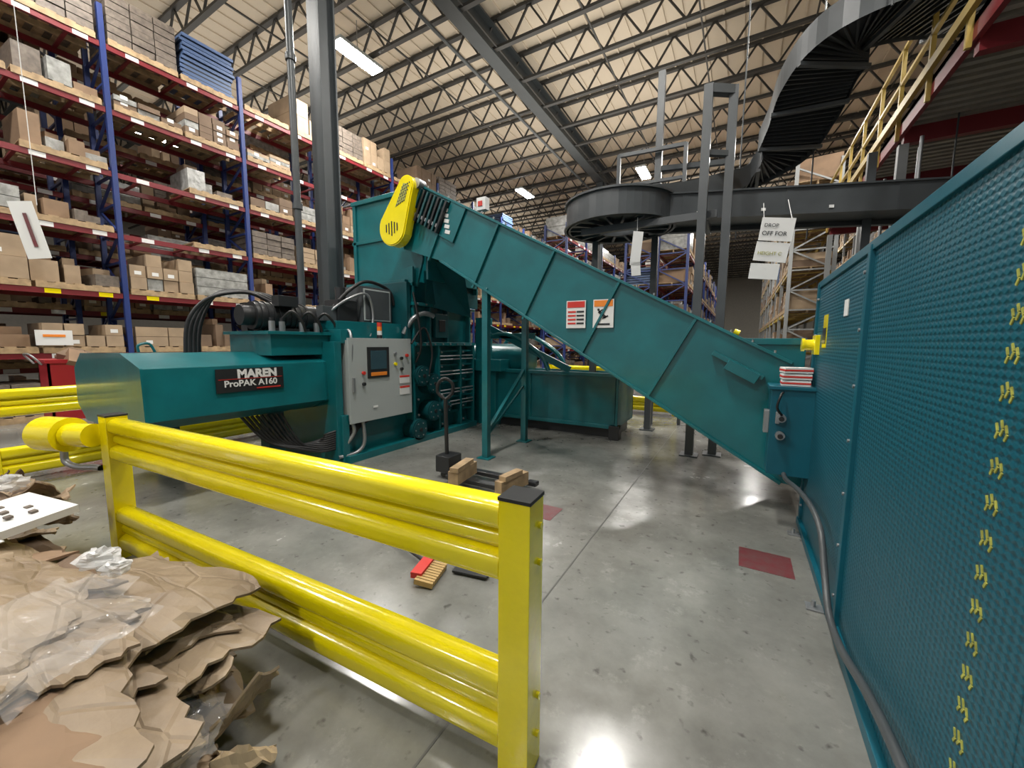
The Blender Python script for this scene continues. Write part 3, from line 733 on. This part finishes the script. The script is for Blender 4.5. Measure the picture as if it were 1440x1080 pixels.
for (x,y) in [(-.2,8.3),(.9,8.9),(1.3,6.6),(2.6,8.7)]: b.tube([(x,y,3.5 if y>8 else 5.6),(x,y,10.2)],.012,'dkgrey')
b.beam((-2.4,6.4,3.45),(-.4,6.4,3.45),.08,.1,'dkgrey'); b.beam((-.57,6.15,3.45),(-.57,7.3,3.45),.08,.1,'dkgrey')
for (x,y) in [(-1.5,8.2),(-1.0,8.4),(-2.1,8.0)]: b.box(x-.03,x+.03,y-.03,y+.03,0,1.0,'dkgrey')
b.beam((-2.1,8.0,.95),(-1.0,8.4,.95),.05,.05,'dkgrey')
b.make('support_frame',parent=ohc)
b=MB()
b.rbox((.28,5.6,2.95),(.34,.006,.26),(0,.12,.2),'white'); b.rbox((.24,5.6,2.70),(.34,.006,.22),(0,.15,.2),'white'); b.rbox((.18,5.58,2.48),(.30,.006,.18),(0,.1,.2),'white')
for x in (.15,.42): b.tube([(x,5.62,3.05),(x,6.4,3.5)],.004,'white',6)
hs=b.make('hanging_paper_sign')
RS=Matrix.Rotation(.2,3,'Z')@Matrix.Rotation(.12,3,'Y')@FY
text('DROP',Vector((.15,5.56,2.99)),RS,.055,'blackm','sign_text',hs,ext=.001)
text('OFF FOR',Vector((.13,5.56,2.90)),RS,.065,'blackm','sign_text',hs,ext=.001)
text('HEIGHT C',Vector((.10,5.56,2.68)),RS,.055,'dullyellow','sign_text',hs,ext=.001)
b=MB(); b.rbox((-1.45,6.2,3.05),(.15,.006,.5),(0,.08,.5),'white'); b.rbox((-1.45,6.2,2.75),(.14,.006,.2),(0,-.1,.5),'white'); b.tube([(-1.45,6.2,3.3),(-1.45,6.2,3.5)],.004,'white',6); b.make('hanging_paper_sign')
b=MB(); b.rbox((-9.6,1.65,3.3),(.01,.26,.85),(.18,.0,-.5),'white'); b.rbox((-9.58,1.65,3.3),(.01,.04,.5),(.18,.0,-.5),'redfloor'); b.tube([(-9.6,1.75,3.7),(-9.6,1.75,10.1)],.005,'white',6); b.make('hanging_paper_sign')
b=MB(); b.rbox((-11.9,2.2,1.66),(.01,.5,.3),(0,0,0),'white'); b.rbox((-11.89,2.2,1.70),(.01,.3,.05),(0,0,0),'orange'); b.make('rack_sign')

# ------------------------------------------------------------ pallet jack, broom, wood blocks
b=MB()
b.cyl((-3.0,3.6,.08),(-3.0,3.6,.02),.08,'blackm',16); b.box(-3.08,-2.87,3.48,3.72,.08,.28,'blackm')
b.cyl((-3.0,3.6,.28),(-2.98,3.56,.95),.025,'blackm',10)
b.tube([(-2.98,3.56,.95),(-3.06,3.52,1.03),(-3.05,3.52,1.14),(-2.98,3.55,1.2),(-2.91,3.6,1.14),(-2.91,3.6,1.03),(-2.98,3.56,.95)],.02,'black')
b.box(-2.87,-1.85,3.4,3.5,.05,.1,'blackm'); b.box(-2.87,-1.85,3.7,3.8,.05,.1,'blackm')
b.make('pallet_jack',bevel=.01)
b=MB(); b.rbox((-2.62,3.42,.17),(.12,.45,.14),(0.0,0,.15),'wood'); b.rbox((-2.60,3.38,.265),(.10,.4,.05),(0.0,0,.2),'wood'); b.make('wood_block')
b=MB(); b.rbox((-1.98,3.42,.17),(.09,.45,.14),(0.0,0,-.15),'wood'); b.rbox((-1.97,3.38,.265),(.085,.3,.05),(0.0,0,-.1),'wood'); b.make('wood_block')
b=MB()
b.cyl((-1.86,1.98,.06),(-2.75,2.25,.03),.013,'black',8)
b.rbox((-1.84,1.95,.055),(.08,.26,.04),(0,0,.3),'red'); 
for i in range(9):
    yy=-.11+i*.027; b.rbox((-1.755-yy*.3,1.925+yy,.035),(.13,.022,.035),(0,.12,.3),'bristle')
b.make('push_broom')
b=MB(); b.rbox((-1.55,2.14,.02),(.26,.16,.015),(0,0,.2),'black'); b.rbox((-1.52,2.22,.05),(.26,.02,.06),(0,0,.2),'black'); b.cyl((-1.62,2.2,.06),(-1.8,2.5,.1),.012,'black',8); b.make('dustpan')

# ------------------------------------------------------------ cardboard heap
def heapz(x,y):
    ex=(x+3.3)/1.72; ey=(y+.78)/1.40
    d=max(0,1-(abs(ex)**6+abs(ey)**6))
    k=min(1,d*2.4)
    if k<=0: return -.03
    v=noise.noise(Vector((x*1.3,y*1.3,3.1)))*.10+noise.noise(Vector((x*4,y*4,.7)))*.04
    return k*(.57+v)-.03*(1-k)
b=MB(); NX,NY=130,90; x0,x1,y0,y1=-5.4,-1.3,-2.3,.74
vs=[];fs=[]
for i in range(NX+1):
    for j in range(NY+1):
        x=x0+(x1-x0)*i/NX;y=y0+(y1-y0)*j/NY; vs.append((x,y,heapz(x,y)))
for i in range(NX):
    for j in range(NY):
        a=i*(NY+1)+j; fs.append((a,a+NY+1,a+NY+2,a+1))
b.add(vs,fs,'card3',False)
def sheet(c,w,l,rot,tilt,seed,amp=.05,m='crumple',N=20,rag=.06,th=.011,ncr=5,droop=0):
    R=Matrix.Rotation(rot,3,'Z')@Matrix.Rotation(tilt[0],3,'X')@Matrix.Rotation(tilt[1],3,'Y')
    c=Vector(c); vs=[];fs=[]
    cr=[(random.uniform(-.6,.6),random.choice((0,math.pi/2,random.uniform(0,math.pi))),random.uniform(-1,1)) for _ in range(ncr)]
    for s in (0,1):
        for i in range(N+1):
            for j in range(N+1):
                u=i/N-.5;v=j/N-.5
                k=(2*max(abs(u),abs(v)))**4
                sc_=1+k*rag*3*noise.noise(Vector((u*7+seed,v*7,5)))+k*rag*noise.noise(Vector((u*23+seed,v*23,5)))
                z=sum(abs(u*math.cos(a)+v*math.sin(a)-o*.6)*q for o,a,q in cr)*amp*1.5+noise.noise(Vector((u*3+seed,v*3,seed)))*amp*.5+noise.noise(Vector((u*12+seed,v*12,seed)))*amp*.28-droop*k
                vs.append(c+R@Vector((u*w*sc_,v*l*sc_,z-s*th)))
    K_=(N+1)*(N+1)
    for s in (0,1):
        for i in range(N):
            for j in range(N):
                a=s*K_+i*(N+1)+j; fs.append((a,a+N+1,a+N+2,a+1))
    for i in range(N):
        for (a,bb) in ((i,i+1),(N*(N+1)+i,N*(N+1)+i+1),(i*(N+1),(i+1)*(N+1)),(i*(N+1)+N,(i+1)*(N+1)+N)): fs.append((a,bb,K_+bb,K_+a))
    b.add(vs,fs,m,False)
MS=('crumple','crumple','crumple','card2','card1')
for lay in range(11):
    z=.04+lay*.05
    for k in range(8):
        x=-2.12+random.uniform(-.12,.10)-.015*lay; y=-1.4+k*.28+random.uniform(-.05,.05)
        sheet((x,y,z+random.uniform(-.02,.02)),random.uniform(.7,.95),random.uniform(.3,.55),random.uniform(-.3,.3),(random.uniform(-.06,.06),random.uniform(-.04,.12)),k*3.1+lay*7,amp=.035,N=12,m=random.choice(MS),droop=random.uniform(0,.05))
    for k in range(8):
        y=.17+random.uniform(-.10,.08)-.012*lay; x=-4.7+k*.42+random.uniform(-.1,.1)
        sheet((x,y,z+random.uniform(-.02,.02)),random.uniform(.4,.7),random.uniform(.6,.85),random.uniform(-.3,.3),(random.uniform(-.06,.06),random.uniform(-.06,.06)),k*3.3+lay*9,amp=.035,N=12,m=random.choice(MS),droop=random.uniform(0,.05))
# large top cartons, pressed flat with folds
for k in range(30):
    x=random.uniform(-4.4,-2.2); y=random.uniform(-1.2,.22)
    sheet((x,y,max(.1,heapz(x,y))+.03+random.uniform(0,.05)),random.uniform(.5,1.0),random.uniform(.4,.75),random.uniform(-.4,.6),(random.uniform(-.08,.08),random.uniform(-.07,.09)),k*3.7,amp=random.uniform(.03,.055),N=34,ncr=7,droop=.05)
# the big one nearest to the camera
sheet((-2.35,-.02,.70),.95,.85,.25,(.02,.05),911,amp=.05,N=60,ncr=9,droop=.07,rag=.07)
sheet((-1.95,-.25,.66),.7,.8,-.2,(.03,.12),417,amp=.045,N=50,ncr=8,droop=.08,rag=.08)
for k in range(30):
    x=random.uniform(-1.92,-1.50); y=random.uniform(-.6,.72)
    sheet((x,y,.05+random.uniform(0,.16)),random.uniform(.12,.3),random.uniform(.1,.26),random.uniform(0,3.14),(random.uniform(-.5,.5),random.uniform(-.5,.5)),k*5.1+100,amp=.06,m=random.choice(('crumple','crumple','card2','tape')),N=10)
for k in range(16):
    x=random.uniform(-4.6,-3.2); y=random.uniform(.3,.62)
    sheet((x,y,.5+random.uniform(0,.12)),random.uniform(.15,.35),random.uniform(.12,.3),random.uniform(0,3.14),(random.uniform(-.4,.4),random.uniform(-.4,.4)),k*6.1+300,amp=.06,m=random.choice(('crumple','card1','card2','card3')),N=10)
heap=b.make('flattened_cardboard_pile',recalc=False)
b=MB()
for (x,y,z,w,l,r,tl) in [(-1.95,.30,.68,.4,.4,.3,(-.1,.35)),(-1.75,.05,.5,.3,.6,.1,(0,.8)),(-1.65,.45,.25,.3,.3,.7,(.1,.5))]:
    sheet((x,y,z),w,l,r,tl,x*9+y,amp=.05,m='film',N=18,rag=.12,th=.001)
def blob(c,r,seed,m='plastic'):
    vs=[];fs=[];N=14
    for i in range(N+1):
        for j in range(N):
            th=math.pi*i/N;ph=2*math.pi*j/N; d=Vector((math.sin(th)*math.cos(ph),math.sin(th)*math.sin(ph),math.cos(th)*.6))
            q=1+noise.noise(d*3+Vector((seed,0,0)))*.7; vs.append(Vector(c)+d*r*q)
    for i in range(N):
        for j in range(N): fs.append((i*N+j,i*N+(j+1)%N,(i+1)*N+(j+1)%N,(i+1)*N+j))
    b.add(vs,fs,m,False)
blob((-2.25,.47,.72),.06,1); blob((-2.17,.50,.69),.045,2); blob((-4.2,.5,.66),.08,3); blob((-1.55,.3,.10),.05,5)
b.rbox((-3.18,.36,.72),(.42,.34,.04),(.08,.05,.25),'white')
for i in range(3):
    for j in range(3): b.rbox((-3.28+i*.10,.27+j*.08,.745),(.03,.025,.012),(.08,.05,.25),'greybox')
b.rbox((-2.62,.22,.80),(.15,.06,.004),(0.05,0.05,.35),'white'); 
for k in range(8): b.rbox((-2.66+k*.012,.205+k*.004,.804),(.004,.035,.003),(0.05,0.05,.35),'blackm')
b.make('packing_scraps',parent=heap,recalc=False)

# ------------------------------------------------------------ world, camera
w=bpy.data.worlds.new('World'); sc.world=w; w.use_nodes=True
w.node_tree.nodes['Background'].inputs[0].default_value=(.97,.98,1,1); w.node_tree.nodes['Background'].inputs[1].default_value=.5
cd=bpy.data.cameras.new('camera'); cam=bpy.data.objects.new('camera',cd); sc.collection.objects.link(cam); sc.camera=cam
cd.sensor_width=36; cd.lens=550/1440*36; cd.clip_end=200; cd.clip_start=.02
R=Matrix.Rotation(math.radians(30.2),3,'Z')@Matrix.Rotation(math.radians(84),3,'X')@Matrix.Rotation(math.radians(.4),3,'Z')
cam.matrix_world=Matrix.Translation((0,0,1.62))@R.to_4x4()
